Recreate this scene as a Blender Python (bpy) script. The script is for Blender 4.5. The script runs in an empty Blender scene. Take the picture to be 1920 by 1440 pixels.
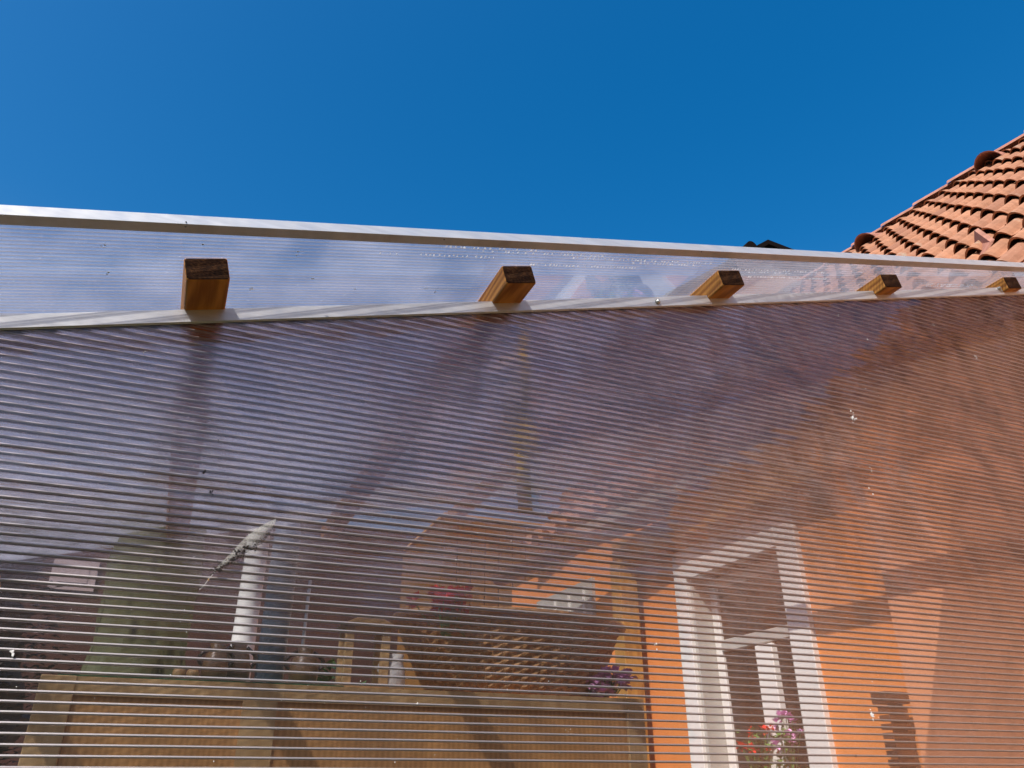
import bpy, bmesh, math, random
from mathutils import Vector, Matrix
R = math.radians
random.seed(7)
scene = bpy.context.scene
C = scene.collection
EYE = 1.25                                   # the phone is held at this height

# ------------------------------------------------------------------ camera
cam_d = bpy.data.cameras.new("Camera")
cam = bpy.data.objects.new("Camera", cam_d)
C.objects.link(cam)
F_PX, YAW = 1460.0, R(22.6)
PITCH = math.atan(740 / F_PX)
cam_d.sensor_width = 36
cam_d.lens = F_PX / 1920 * 36
cam_d.clip_start = 0.02
cam_d.clip_end = 2000
cam.location = (0, 0, EYE)
cam.rotation_euler = (R(90) + PITCH, 0, -YAW)
scene.camera = cam

# ------------------------------------------------------------------ world + sun
SUN_DIR = Vector((-0.70, -0.56, 1.0)).normalized()      # towards the sun
sun_el = math.asin(SUN_DIR.z)
sun_rot = math.atan2(SUN_DIR.x, SUN_DIR.y)
world = bpy.data.worlds.new("World")
scene.world = world
world.use_nodes = True
nt = world.node_tree
nt.nodes.clear()
wo = nt.nodes.new('ShaderNodeOutputWorld')
bg = nt.nodes.new('ShaderNodeBackground')
sky = nt.nodes.new('ShaderNodeTexSky')
hs = nt.nodes.new('ShaderNodeHueSaturation')
sky.sky_type = 'NISHITA'
sky.sun_disc = False
sky.sun_elevation = sun_el
sky.sun_rotation = sun_rot
sky.altitude = 300
sky.air_density = 1.0
sky.dust_density = 2.2
sky.ozone_density = 2.0
hs.inputs['Saturation'].default_value = 1.51
hs.inputs['Hue'].default_value = 0.499
hs.inputs['Value'].default_value = 1.0
bg.inputs['Strength'].default_value = 0.15
sky.air_density = 1.15
nt.links.new(sky.outputs[0], hs.inputs['Color'])
# paler air low over the horizon
tcw = nt.nodes.new('ShaderNodeTexCoord'); sxz = nt.nodes.new('ShaderNodeSeparateXYZ')
mr = nt.nodes.new('ShaderNodeMapRange'); mr.interpolation_type = 'SMOOTHSTEP'
mr.inputs['From Min'].default_value = 0.58; mr.inputs['From Max'].default_value = 0.02
mr.inputs['To Min'].default_value = 0.0; mr.inputs['To Max'].default_value = 0.8
mxw = nt.nodes.new('ShaderNodeMix'); mxw.data_type = 'RGBA'
mxw.inputs[7].default_value = (2.6, 3.0, 3.7, 1)
nt.links.new(tcw.outputs['Generated'], sxz.inputs[0]); nt.links.new(sxz.outputs['Z'], mr.inputs['Value'])
nt.links.new(mr.outputs[0], mxw.inputs[0]); nt.links.new(hs.outputs[0], mxw.inputs[6])
nt.links.new(mxw.outputs[2], bg.inputs['Color'])
nt.links.new(bg.outputs[0], wo.inputs['Surface'])

sd = bpy.data.lights.new("Sun", 'SUN')
sd.energy = 5.0
sd.angle = R(0.5)
sd.color = (1.0, 0.94, 0.86)
sun = bpy.data.objects.new("Sun", sd)
C.objects.link(sun)
sun.rotation_euler = SUN_DIR.to_track_quat('Z', 'Y').to_euler()

vs = scene.view_settings
vs.view_transform = 'Standard'
vs.look = 'None'
vs.exposure = 0.2
vs.gamma = 1.0
cy = scene.cycles
cy.max_bounces = 14
cy.diffuse_bounces = 3
cy.glossy_bounces = 5
cy.transmission_bounces = 6
cy.transparent_max_bounces = 64
cy.sample_clamp_indirect = 6.0
cy.blur_glossy = 0.3
cy.caustics_reflective = False
cy.caustics_refractive = False
cy.use_denoising = True

# ------------------------------------------------------------------ helpers
def ray(px, py):
    x, y = px - 960, py - 720
    c, s = math.cos(PITCH), math.sin(PITCH)
    fw, up = F_PX * c + y * s, F_PX * s - y * c
    return Vector((x * math.cos(YAW) + fw * math.sin(YAW), -x * math.sin(YAW) + fw * math.cos(YAW), up))
def atY(px, py, Y):
    r = ray(px, py); return r * (Y / r.y) + Vector((0, 0, EYE))
def atX(px, py, X):
    r = ray(px, py); return r * (X / r.x) + Vector((0, 0, EYE))

class MB:
    """collects primitives into one mesh"""
    def __init__(self): self.v, self.f = [], []
    def add(self, vs_, fs):
        k = len(self.v)
        self.v += [tuple(p) for p in vs_]
        self.f += [tuple(i + k for i in f) for f in fs]
        return self
    def quad(self, a, b, c, d): return self.add((a, b, c, d), ((0, 1, 2, 3),))
    def box(self, x0, x1, y0, y1, z0, z1, m=None):
        vs_ = [Vector((x, y, z)) for z in (z0, z1) for y in (y0, y1) for x in (x0, x1)]
        if m: vs_ = [m @ p for p in vs_]
        return self.add(vs_, ((0, 2, 3, 1), (4, 5, 7, 6), (0, 1, 5, 4), (2, 6, 7, 3), (0, 4, 6, 2), (1, 3, 7, 5)))
    def prism(self, poly, axis, a, b, m=None):
        """extrude a 2-D polygon; axis 'x' -> poly in (y,z); 'y' -> (x,z); 'z' -> (x,y)"""
        def P(p, t):
            q = {'x': (t, p[0], p[1]), 'y': (p[0], t, p[1]), 'z': (p[0], p[1], t)}[axis]
            return m @ Vector(q) if m else Vector(q)
        n = len(poly)
        vs_ = [P(p, a) for p in poly] + [P(p, b) for p in poly]
        fs = [tuple(range(n))[::-1], tuple(range(n, 2 * n))] + [(i, (i + 1) % n, n + (i + 1) % n, n + i) for i in range(n)]
        return self.add(vs_, fs)
    def lathe(self, prof, c, n=24, m=None, sx=1, sy=1, wob=None):
        vs_, fs = [], []
        for r, z in prof:
            for k in range(n):
                a = 2 * math.pi * k / n
                rr = r * (wob(a, z) if wob else 1)
                p = Vector((c[0] + rr * sx * math.cos(a), c[1] + rr * sy * math.sin(a), c[2] + z))
                vs_.append(m @ p if m else p)
        for i in range(len(prof) - 1):
            for k in range(n):
                fs.append((i * n + k, i * n + (k + 1) % n, (i + 1) * n + (k + 1) % n, (i + 1) * n + k))
        fs.append(tuple(range(n))[::-1]); fs.append(tuple(range((len(prof) - 1) * n, len(prof) * n)))
        return self.add(vs_, fs)
    def tube(self, pts, r, n=8, close=True):
        pts = [Vector(p) for p in pts]
        rs = r if isinstance(r, (list, tuple)) else [r] * len(pts)
        vs_, fs = [], []
        for i, p in enumerate(pts):
            t = (pts[min(i + 1, len(pts) - 1)] - pts[max(i - 1, 0)]).normalized()
            a = t.cross(Vector((0.31, 0.2, 0.93)) if abs(t.z) < 0.9 else Vector((1, 0, 0))).normalized()
            b = t.cross(a)
            for k in range(n):
                w = 2 * math.pi * k / n
                vs_.append(p + (a * math.cos(w) + b * math.sin(w)) * rs[i])
        for i in range(len(pts) - 1):
            for k in range(n):
                fs.append((i * n + k, i * n + (k + 1) % n, (i + 1) * n + (k + 1) % n, (i + 1) * n + k))
        fs.append(tuple(range(n))[::-1]); fs.append(tuple(range((len(pts) - 1) * n, len(pts) * n)))
        return self.add(vs_, fs)
    def blob(self, c, rx, ry, rz, n=10, m=6, jit=0.0):
        prof = []
        vs_, fs = [], []
        for i in range(m + 1):
            t = math.pi * i / m
            for k in range(n):
                a = 2 * math.pi * k / n
                j = 1 + random.uniform(-jit, jit)
                vs_.append((c[0] + rx * j * math.sin(t) * math.cos(a), c[1] + ry * j * math.sin(t) * math.sin(a), c[2] - rz * j * math.cos(t)))
        for i in range(m):
            for k in range(n):
                fs.append((i * n + k, i * n + (k + 1) % n, (i + 1) * n + (k + 1) % n, (i + 1) * n + k))
        return self.add(vs_, fs)
    def leaf(self, c, d, up, L, W):
        d = d.normalized(); s = d.cross(up)
        s = s.normalized() if s.length > 1e-4 else Vector((1, 0, 0))
        n = s.cross(d)
        return self.add((c, c + d * L * .5 + s * W * .5 + n * W * .15, c + d * L, c + d * L * .5 - s * W * .5 + n * W * .15), ((0, 1, 2, 3),))
    def build(self, name, mat, parent=None, smooth=False, bevel=0.0, seg=2, loc=None):
        me = bpy.data.meshes.new(name)
        vs_ = self.v
        if loc: vs_ = [tuple(Vector(p) - Vector(loc)) for p in vs_]
        me.from_pydata(vs_, [], self.f)
        me.update()
        if bevel > 0:
            bm = bmesh.new(); bm.from_mesh(me)
            bmesh.ops.remove_doubles(bm, verts=bm.verts, dist=1e-6)
            es = [e for e in bm.edges if len(e.link_faces) == 2 and e.calc_face_angle(0) > 0.6]
            bmesh.ops.bevel(bm, geom=es, offset=bevel, segments=seg, affect='EDGES', profile=0.5, clamp_overlap=True)
            bm.to_mesh(me); bm.free()
        if smooth:
            for p in me.polygons: p.use_smooth = True
        o = bpy.data.objects.new(name, me)
        C.objects.link(o)
        if mat: me.materials.append(mat)
        if loc: o.location = loc
        if parent:
            o.parent = parent
            if loc is None: o.matrix_parent_inverse = parent_world(parent).inverted()
        return o
def parent_world(o):
    m = Matrix.LocRotScale(o.location, o.rotation_euler, o.scale)
    return (parent_world(o.parent) @ o.matrix_parent_inverse @ m) if o.parent else m
def thing(name, label, cat, loc=(0, 0, 0), group=None):
    o = bpy.data.objects.new(name, None)
    o.empty_display_size = 0.1
    C.objects.link(o)
    o.location = loc
    return tag(o, label, cat, group)
def tag(o, label, cat, group=None):
    o['label'] = label; o['category'] = cat
    if group: o['group'] = group
    return o
def structure(o):
    o['kind'] = 'structure'; return o

# ------------------------------------------------------------------ materials
class NT:
    def __init__(self, name):
        self.m = bpy.data.materials.new(name); self.m.use_nodes = True
        self.t = self.m.node_tree; self.t.nodes.clear()
        self.out = self.t.nodes.new('ShaderNodeOutputMaterial')
    def n(self, typ, **kw):
        nd = self.t.nodes.new('ShaderNode' + typ)
        for k, v in kw.items():
            if k in nd.inputs.keys():
                pass
            setattr(nd, k, v)
        return nd
    def set(self, nd, **kw):
        for k, v in kw.items():
            nd.inputs[k.replace('_', ' ')].default_value = v
        return nd
    def l(self, a, b): self.t.links.new(a, b)
    def math(self, op, a, b=None, c=None):
        nd = self.n('Math', operation=op)
        for i, x in enumerate((a, b, c)):
            if x is None: continue
            if hasattr(x, 'links'): self.l(x, nd.inputs[i])
            else: nd.inputs[i].default_value = x
        return nd.outputs[0]
    def coord(self, scale=(1, 1, 1), which='Object', rot=(0, 0, 0)):
        tc = self.n('TexCoord'); mp = self.n('Mapping')
        mp.inputs['Scale'].default_value = scale
        mp.inputs['Rotation'].default_value = rot
        self.l(tc.outputs[which], mp.inputs['Vector'])
        return mp.outputs[0]
    def noise(self, vec, scale, detail=4, rough=0.55, dist=0.0):
        nd = self.n('TexNoise')
        nd.inputs['Scale'].default_value = scale; nd.inputs['Detail'].default_value = detail
        nd.inputs['Roughness'].default_value = rough; nd.inputs['Distortion'].default_value = dist
        if vec is not None: self.l(vec, nd.inputs['Vector'])
        return nd.outputs['Fac']
    def ramp(self, fac, stops):
        nd = self.n('ValToRGB')
        el = nd.color_ramp.elements
        while len(el) < len(stops): el.new(0.5)
        for e, (p, c) in zip(el, stops):
            e.position = p; e.color = (*c, 1) if len(c) == 3 else c
        self.l(fac, nd.inputs[0])
        return nd.outputs[0]
    def mix(self, fac, a, b, mode='MIX'):
        nd = self.n('Mix', data_type='RGBA', blend_type=mode)
        for s, x in ((nd.inputs[0], fac), (nd.inputs[6], a), (nd.inputs[7], b)):
            if hasattr(x, 'links'): self.l(x, s)
            else: s.default_value = x if not isinstance(x, tuple) else (*x, 1)[:4]
        return nd.outputs[2]
    def bump(self, h, strength=0.3, dist=0.01):
        nd = self.n('Bump')
        nd.inputs['Strength'].default_value = strength; nd.inputs['Distance'].default_value = dist
        self.l(h, nd.inputs['Height'])
        return nd.outputs[0]
    def pbr(self, col, rough=0.6, metal=0.0, normal=None, spec=0.5):
        b = self.n('BsdfPrincipled')
        for nm, x in (('Base Color', col), ('Roughness', rough), ('Metallic', metal), ('Specular IOR Level', spec)):
            if hasattr(x, 'links'): self.l(x, b.inputs[nm])
            else: b.inputs[nm].default_value = (*x, 1) if isinstance(x, tuple) else x
        if normal is not None: self.l(normal, b.inputs['Normal'])
        self.l(b.outputs[0], self.out.inputs['Surface'])
        return self.m
    def addmix(self, fac, a, b):
        nd = self.n('MixShader')
        if hasattr(fac, 'links'): self.l(fac, nd.inputs[0])
        else: nd.inputs[0].default_value = fac
        self.l(a, nd.inputs[1]); self.l(b, nd.inputs[2])
        return nd.outputs[0]
    def facing(self):
        return self.n('LayerWeight').outputs['Facing']
    def schlick(self, f0, k=1.0):
        p = self.math('POWER', self.facing(), 5.0)
        return self.math('ADD', self.math('MULTIPLY', p, k * (1 - f0)), f0)

def simple(name, col, rough=0.6, var=0.25, scale=8, metal=0.0, bump=0.15, stretch=(1, 1, 1), bdist=0.004):
    t = NT(name)
    v = t.coord(stretch)
    n1 = t.noise(v, scale, 5)
    n2 = t.noise(v, scale * 6.3, 3)
    f = t.math('ADD', t.math('MULTIPLY', n1, 0.7), t.math('MULTIPLY', n2, 0.3))
    lo = tuple(c * (1 - var) for c in col); hi = tuple(min(1, c * (1 + var)) for c in col)
    c = t.ramp(f, ((0.3, lo), (0.7, hi)))
    return t.pbr(c, rough, metal, t.bump(f, bump, bdist))

# clear polycarbonate: a skin that lets most light through and mirrors the rest
def sheet_skin(name, f0, dust, tint, k=1.0, dust_col=(0.8, 0.8, 0.82), rough=0.02, peel=0.0, shift=0.0):
    t = NT(name)
    tr = t.n('BsdfTransparent'); tr.inputs[0].default_value = (*tint, 1)
    gl = t.n('BsdfAnisotropic') if False else t.n('BsdfGlossy')
    gl.inputs['Roughness'].default_value = rough
    v = t.coord((1, 1, 1))
    wav = t.noise(t.coord((1.2, 1.2, 9)), 2.2, 2)
    t.l(t.bump(wav, 0.10, 0.02), gl.inputs['Normal'])
    df = t.n('BsdfDiffuse'); df.inputs[0].default_value = (*dust_col, 1)
    tl = t.n('BsdfTranslucent'); tl.inputs[0].default_value = (*dust_col, 1)
    dd = t.addmix(0.8, df.outputs[0], tl.outputs[0])
    dn = t.noise(v, 7, 6, 0.65)
    spots = t.noise(v, 160, 2, 0.5)
    if peel > 0: dn = t.math('ADD', t.math('MULTIPLY', dn, 0.6), t.math('MULTIPLY', t.noise(t.coord((22, 1, 1.2)), 1.6, 5, 0.6), 0.42))
    amt = t.math('ADD', t.math('MULTIPLY', t.ramp(dn, ((0.35, (0.25,) * 3), (0.75, (1.6,) * 3))), dust),
                 t.math('MULTIPLY', t.ramp(spots, ((0.72, (0,) * 3), (0.76, (1,) * 3))), dust * 2))
    thr = tr.outputs[0]
    if peel > 0:
        rf_ = t.n('BsdfRefraction'); rf_.inputs['IOR'].default_value = 1.13; rf_.inputs['Roughness'].default_value = 0.27
        rf_.inputs['Color'].default_value = (0.80, 0.70, 0.735, 1)
        vm = t.n('VectorMath', operation='ADD'); t.l(t.coord((1, 1, 1)), vm.inputs[0]); vm.inputs[1].default_value = (shift, shift * .7, shift * 1.3)
        fine = t.noise(t.coord((1.5, 1, 90)), 3.0, 3, 0.6)
        big = t.noise(vm.outputs[0], 4.5, 2, 0.5, 0.4)
        t.l(t.bump(t.math('ADD', t.math('MULTIPLY', fine, 0.010), t.math('MULTIPLY', big, 0.26)), 1.0, 1.0), rf_.inputs['Normal'])
        ge = t.n('NewGeometry'); sz = t.n('SeparateXYZ'); t.l(ge.outputs['Incoming'], sz.inputs[0])
        el = t.math('MAXIMUM', t.math('SUBTRACT', t.math('ABSOLUTE', sz.outputs['Z']), 0.13), 0.0)
        pw = t.math('ADD', t.math('MULTIPLY', el, 2.6), t.math('MULTIPLY', t.math('POWER', t.facing(), 2.0), peel))
        pw = t.math('MINIMUM', t.math('ADD', pw, 0.03), 0.95)
        steep = t.n('MapRange', interpolation_type='SMOOTHSTEP')      # light falling in steeply goes straight through
        t.l(t.math('ABSOLUTE', sz.outputs['Z']), steep.inputs['Value'])
        steep.inputs['From Min'].default_value = 0.56; steep.inputs['From Max'].default_value = 0.70
        steep.inputs['To Min'].default_value = 1.0; steep.inputs['To Max'].default_value = 0.08
        pw = t.math('MULTIPLY', pw, steep.outputs[0])
        thr = t.addmix(pw, thr, rf_.outputs[0])
    a = t.addmix(t.schlick(f0, k), thr, gl.outputs[0])
    b = t.addmix(amt, a, dd)
    t.l(b, t.out.inputs['Surface'])
    return t.m
def sheet_rib(name, f0, milk, tint, rough, mc=(0.75, 0.75, 0.78)):
    t = NT(name)
    tr = t.n('BsdfTransparent'); tr.inputs[0].default_value = (*tint, 1)
    gl = t.n('BsdfGlossy'); gl.inputs['Roughness'].default_value = rough
    gl.inputs['Color'].default_value = (0.92, 0.92, 0.95, 1)
    df = t.n('BsdfDiffuse'); df.inputs[0].default_value = (*mc, 1)
    tl = t.n('BsdfTranslucent'); tl.inputs[0].default_value = (*mc, 1)
    dd = t.addmix(0.5, df.outputs[0], tl.outputs[0])
    a = t.addmix(t.schlick(f0), tr.outputs[0], gl.outputs[0])
    b = t.addmix(milk, a, dd)
    t.l(b, t.out.inputs['Surface'])
    return t.m
def wall_rib(name):
    t = NT(name)
    v = t.coord((1.5, 1, 60))
    wn = t.bump(t.noise(v, 4.0, 3, 0.6), 0.35, 0.006)
    tr = t.n('BsdfTransparent'); tr.inputs[0].default_value = (0.84, 0.80, 0.83, 1)
    rf_ = t.n('BsdfRefraction'); rf_.inputs['IOR'].default_value = 1.12; rf_.inputs['Roughness'].default_value = 0.42
    rf_.inputs['Color'].default_value = (0.82, 0.75, 0.79, 1); t.l(wn, rf_.inputs['Normal'])
    gl = t.n('BsdfGlossy'); gl.inputs['Roughness'].default_value = 0.16
    gl.inputs['Color'].default_value = (0.92, 0.92, 0.95, 1); t.l(wn, gl.inputs['Normal'])
    df = t.n('BsdfDiffuse'); df.inputs[0].default_value = (0.7, 0.7, 0.74, 1)
    tl = t.n('BsdfTranslucent'); tl.inputs[0].default_value = (0.7, 0.7, 0.74, 1)
    thr = t.addmix(0.72, tr.outputs[0], rf_.outputs[0])
    a = t.addmix(t.schlick(0.20), thr, gl.outputs[0])
    t.l(t.addmix(0.07, a, t.addmix(0.5, df.outputs[0], tl.outputs[0])), t.out.inputs['Surface'])
    return t.m
M = {}
M['wall_skin'] = sheet_skin('polycarbonate wall skin', 0.07, 0.02, (0.965, 0.955, 0.965), peel=0.7)
M['wall_skin_back'] = sheet_skin('polycarbonate wall back skin', 0.085, 0.02, (0.965, 0.955, 0.965), peel=0.7, shift=7.3)
M['wall_rib'] = wall_rib('polycarbonate wall rib')
M['wall_fillet'] = sheet_rib('polycarbonate rib root', 0.50, 0.44, (0.56, 0.51, 0.50), 0.44, (0.90, 0.80, 0.70))
M['roof_skin'] = sheet_skin('polycarbonate roof skin', 0.085, 0.14, (0.97, 0.97, 0.985), 1.0, (0.80, 0.80, 0.86))
M['roof_rib'] = sheet_rib('polycarbonate roof rib', 0.14, 0.16, (0.86, 0.86, 0.89), 0.08)
M['roof_fillet'] = sheet_rib('polycarbonate roof rib root', 0.25, 0.24, (0.80, 0.80, 0.83), 0.15)

def alu():
    t = NT('streaked aluminium')
    v = t.coord((3, 3, 40), rot=(0, R(-35), 0))
    n1 = t.noise(v, 3.0, 5, 0.6)
    n2 = t.noise(t.coord((1, 1, 1)), 40, 3)
    c = t.ramp(n1, ((0.3, (0.66, 0.67, 0.69)), (0.7, (0.80, 0.81, 0.83))))  # slanting paler and darker streaks in the metal colour
    r = t.ramp(n2, ((0.3, (0.36,) * 3), (0.7, (0.52,) * 3)))
    return t.pbr(c, r, 0.38, t.bump(n1, 0.05, 0.002))
M['alu'] = alu()
def wood(name, base, dark, axis=1, gloss=0.55, ring=38):
    t = NT(name)
    st = [14.0, 14.0, 14.0]; st[axis] = 1.1
    oi = t.n('ObjectInfo')
    v = t.coord(tuple(st))
    vm = t.n('VectorMath', operation='ADD'); t.l(v, vm.inputs[0])
    cb = t.n('CombineXYZ')
    for i in range(3): t.l(t.math('MULTIPLY', oi.outputs['Random'], 37.0 + i * 11), cb.inputs[i])
    t.l(cb.outputs[0], vm.inputs[1])
    v = vm.outputs[0]
    n1 = t.noise(v, 1.6, 5, 0.6, 0.6)
    w = t.n('TexWave', wave_type='RINGS' if ring > 30 else 'BANDS'); t.l(v, w.inputs['Vector'])
    w.inputs['Scale'].default_value = ring / 16; w.inputs['Distortion'].default_value = 5
    w.inputs['Detail'].default_value = 3; w.inputs['Detail Scale'].default_value = 1.2
    n3 = t.noise(v, 22, 4, 0.7)
    f = t.math('ADD', t.math('ADD', t.math('MULTIPLY', n1, 0.45), t.math('MULTIPLY', w.outputs['Fac'], 0.3)), t.math('MULTIPLY', n3, 0.25))
    c = t.ramp(f, ((0.28, dark), (0.5, tuple((a + b) / 2 for a, b in zip(base, dark))), (0.72, base)))
    return t.pbr(c, gloss, 0, t.bump(f, 0.3, 0.003), 0.35)
M['batten'] = wood('stained batten wood', (0.76, 0.34, 0.072), (0.32, 0.11, 0.021), 1)
def endgrain():
    t = NT('sawn end grain')
    v = t.coord((1, 1, 1))
    g = t.noise(t.coord((120, 120, 420), rot=(0, R(20), 0)), 1.4, 4, 0.75)
    n2 = t.noise(v, 55, 4, 0.7)
    f = t.math('ADD', t.math('MULTIPLY', g, 0.65), t.math('MULTIPLY', n2, 0.35))
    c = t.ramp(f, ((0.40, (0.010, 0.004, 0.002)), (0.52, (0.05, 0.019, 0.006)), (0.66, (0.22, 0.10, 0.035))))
    return t.pbr(c, 0.9, 0, t.bump(f, 0.9, 0.004), 0.2)
M['endgrain'] = endgrain()
M['ledger'] = wood('golden ledger wood', (0.55, 0.27, 0.06), (0.30, 0.12, 0.02), 1)
M['post'] = wood('golden post wood', (0.50, 0.26, 0.06), (0.27, 0.12, 0.025), 2)
M['ply'] = wood('brown plywood', (0.72, 0.39, 0.14), (0.54, 0.265, 0.085), 2, 0.6, 20)
M['stile'] = wood('pale brown stile', (0.72, 0.48, 0.22), (0.52, 0.32, 0.13), 2, 0.6)

def plaster(name, col, var=0.12):
    t = NT(name)
    v = t.coord()
    big = t.noise(v, 1.1, 4, 0.6); fine = t.noise(v, 120, 3, 0.6); mid = t.noise(t.coord((1, 1, 0.25)), 5, 5, 0.6)
    f = t.math('ADD', t.math('MULTIPLY', big, 0.5), t.math('MULTIPLY', mid, 0.5))
    c = t.ramp(f, ((0.3, tuple(x * (1 - var) for x in col)), (0.7, tuple(min(1, x * (1 + var)) for x in col))))
    return t.pbr(c, 0.85, 0, t.bump(fine, 0.35, 0.004), 0.2)
M['orange'] = plaster('orange render', (0.72, 0.25, 0.065))
M['salmon'] = plaster('salmon wall', (0.74, 0.33, 0.17))
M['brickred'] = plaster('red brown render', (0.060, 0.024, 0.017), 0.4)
M['white'] = simple('white paint', (0.78, 0.77, 0.72), 0.45, 0.06, 5)
M['grey_reveal'] = simple('grey paint and shade', (0.42, 0.42, 0.38), 0.5, 0.08, 5)
def pane():
    t = NT('dark window glass')
    return t.pbr((0.012, 0.011, 0.011), 0.10, 0, t.bump(t.noise(t.coord(), 1.5, 2), 0.03, 0.02), 0.22)
M['pane'] = pane()
def tiles(name, a, b, c3, moss):
    t = NT(name)
    g = t.n('NewGeometry')
    v = t.coord()
    n1 = t.noise(v, 9, 6, 0.7); n2 = t.noise(v, 45, 4, 0.7)
    isl = t.ramp(g.outputs['Random Per Island'], ((0.0, a), (0.5, b), (1.0, c3)))
    dk = t.mix(t.ramp(n1, ((0.40, (0,) * 3), (0.68, (0.9,) * 3))), isl, tuple(x * 0.55 for x in b))
    li = t.mix(t.ramp(n2, ((0.62, (0,) * 3), (0.70, (0.55,) * 3))), dk, (0.52, 0.36, 0.24))
    ms = t.math('MULTIPLY', t.ramp(t.noise(v, 2.2, 6, 0.7), ((0.60, (0,) * 3), (0.72, (1,) * 3))), moss)
    c = t.mix(ms, li, (0.38, 0.30, 0.22))
    return t.pbr(c, 0.85, 0, t.bump(t.math('ADD', n1, n2), 0.5, 0.006), 0.25)
M['tile'] = tiles('terracotta tile', (0.41, 0.19, 0.105), (0.49, 0.235, 0.135), (0.29, 0.13, 0.08), 1.0)
M['ridge'] = tiles('terracotta ridge', (0.46, 0.20, 0.14), (0.50, 0.23, 0.16), (0.40, 0.16, 0.11), 0.3)
M['darktile'] = NT('dark shaded tile').pbr((0.014, 0.010, 0.009), 1.0, 0, None, 0.0)  # near black: the roof's shade is put into its base colour
M['beige'] = plaster('beige render', (0.40, 0.34, 0.27))
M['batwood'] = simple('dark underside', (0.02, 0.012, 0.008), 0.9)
M['steel'] = simple('screw steel', (0.62, 0.62, 0.58), 0.35, 0.2, 60, 0.9)
M['rubber'] = simple('washer rubber', (0.30, 0.30, 0.27), 0.8, 0.2, 80)

# ------------------------------------------------------------------ ground
t = NT('stone paving')
bt = t.n('TexBrick'); t.l(t.coord((1, 1, 1), 'Object'), bt.inputs['Vector'])
bt.inputs['Scale'].default_value = 2.2; bt.inputs['Mortar Size'].default_value = 0.012
bt.inputs['Color1'].default_value = (0.12, 0.10, 0.09, 1); bt.inputs['Color2'].default_value = (0.15, 0.13, 0.11, 1)
bt.inputs['Mortar'].default_value = (0.12, 0.11, 0.10, 1)
n_ = t.noise(t.coord(), 6, 5)
M['paving'] = t.pbr(t.mix(0.4, bt.outputs[0], t.ramp(n_, ((0.3, (0.08, 0.07, 0.06)), (0.7, (0.17, 0.15, 0.13))))), 0.85, 0, t.bump(n_, 0.3, 0.01))
M['grass'] = simple('lawn', (0.028, 0.042, 0.012), 0.9, 0.4, 14)
g = MB()
for i in range(-1, 1):
    pass
g.quad((-600, -600, -0.012), (600, -600, -0.012), (600, 600, -0.012), (-600, 600, -0.012))
structure(g.build('ground', M['grass']))
g = MB(); g.quad((-7, 1.1, 0), (13, 1.1, 0), (13, 12, 0), (-7, 12, 0))
structure(g.build('patio_paving', M['paving']))
# unseen grassy bank added behind the camera, keeps low sky off the sheet
bk = MB(); N1, N2 = 60, 12
for i in range(N1 + 1):
    for j in range(N2 + 1):
        x = -30 + 60 * i / N1; y = -3.0 - 9 * j / N2
        h = 5.6 * (1 - (1 - j / N2) ** 2) + 0.12 * math.sin(x * 1.3 + j) + 0.1 * math.sin(x * 0.43)
        bk.v.append((x, y, max(-0.05, h - 0.12)))
for i in range(N1):
    for j in range(N2):
        a = i * (N2 + 1) + j
        bk.f.append((a, a + 1, a + N2 + 2, a + N2 + 1))
structure(bk.build('sky_block_bank', M['grass'], smooth=True))

# ------------------------------------------------------------------ side panel (ribbed sheet facing the camera)
WY = 1.200
XL, XR = -0.80, 3.098
def ztop(x): return EYE + 0.700 + 0.279 * x
PITCHW, TW = 0.0123, 0.0134
YF, YB = WY + 0.0030, WY + 0.0030 + TW
side = thing('side_panel', 'large clear sheet with horizontal ribs and a slanted metal top edge, nearest the viewer', 'panel', (XL, WY, 0))
MB().quad((XL, YF, 0.06), (XR, YF, 0.06), (XR, YF, ztop(XR) - 0.004), (XL, YF, ztop(XL) - 0.004)).build('front_skin', M['wall_skin'], side)
MB().quad((XR, YB, 0.06), (XL, YB, 0.06), (XL, YB, ztop(XL) - 0.004), (XR, YB, ztop(XR) - 0.004)).build('back_skin', M['wall_skin_back'], side)
rb, rf = MB(), MB()
z = 0.07
while z < ztop(XR) - 0.012:
    x0 = max(XL, (z + 0.006 - EYE - 0.700) / 0.279)
    z += random.uniform(-0.0003, 0.0003)
    n = max(2, int((XR - x0) / 0.16))
    xs = [x0 + (XR - x0) * i / n for i in range(n + 1)]
    zs = [z + random.uniform(-0.00025, 0.00025) for _ in xs]
    k = len(rb.v)
    for xx, zz in zip(xs, zs):
        rb.v += [(xx, YF + 0.0002, zz), (xx, YB - 0.0002, zz + random.uniform(-.0002, .0002))]
    for i in range(n): rb.f.append((k + 2 * i, k + 2 * i + 2, k + 2 * i + 3, k + 2 * i + 1))
    for yb, sg, hh in ((YF + 0.0004, 1, 0.0018), (YB - 0.0004, -1, 0.0010)):
        k = len(rf.v)
        for xx, zz in zip(xs, zs):
            rf.v += [(xx, yb + sg * 0.0008, zz + hh), (xx, yb, zz), (xx, yb + sg * 0.0008, zz - hh)]
        for i in range(n):
            a = k + 3 * i
            rf.f += [(a, a + 3, a + 4, a + 1), (a + 1, a + 4, a + 5, a + 2)]
    z += PITCHW
rb.build('ribs', M['wall_rib'], side)
rf.build('rib_roots', M['wall_fillet'], side)
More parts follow.
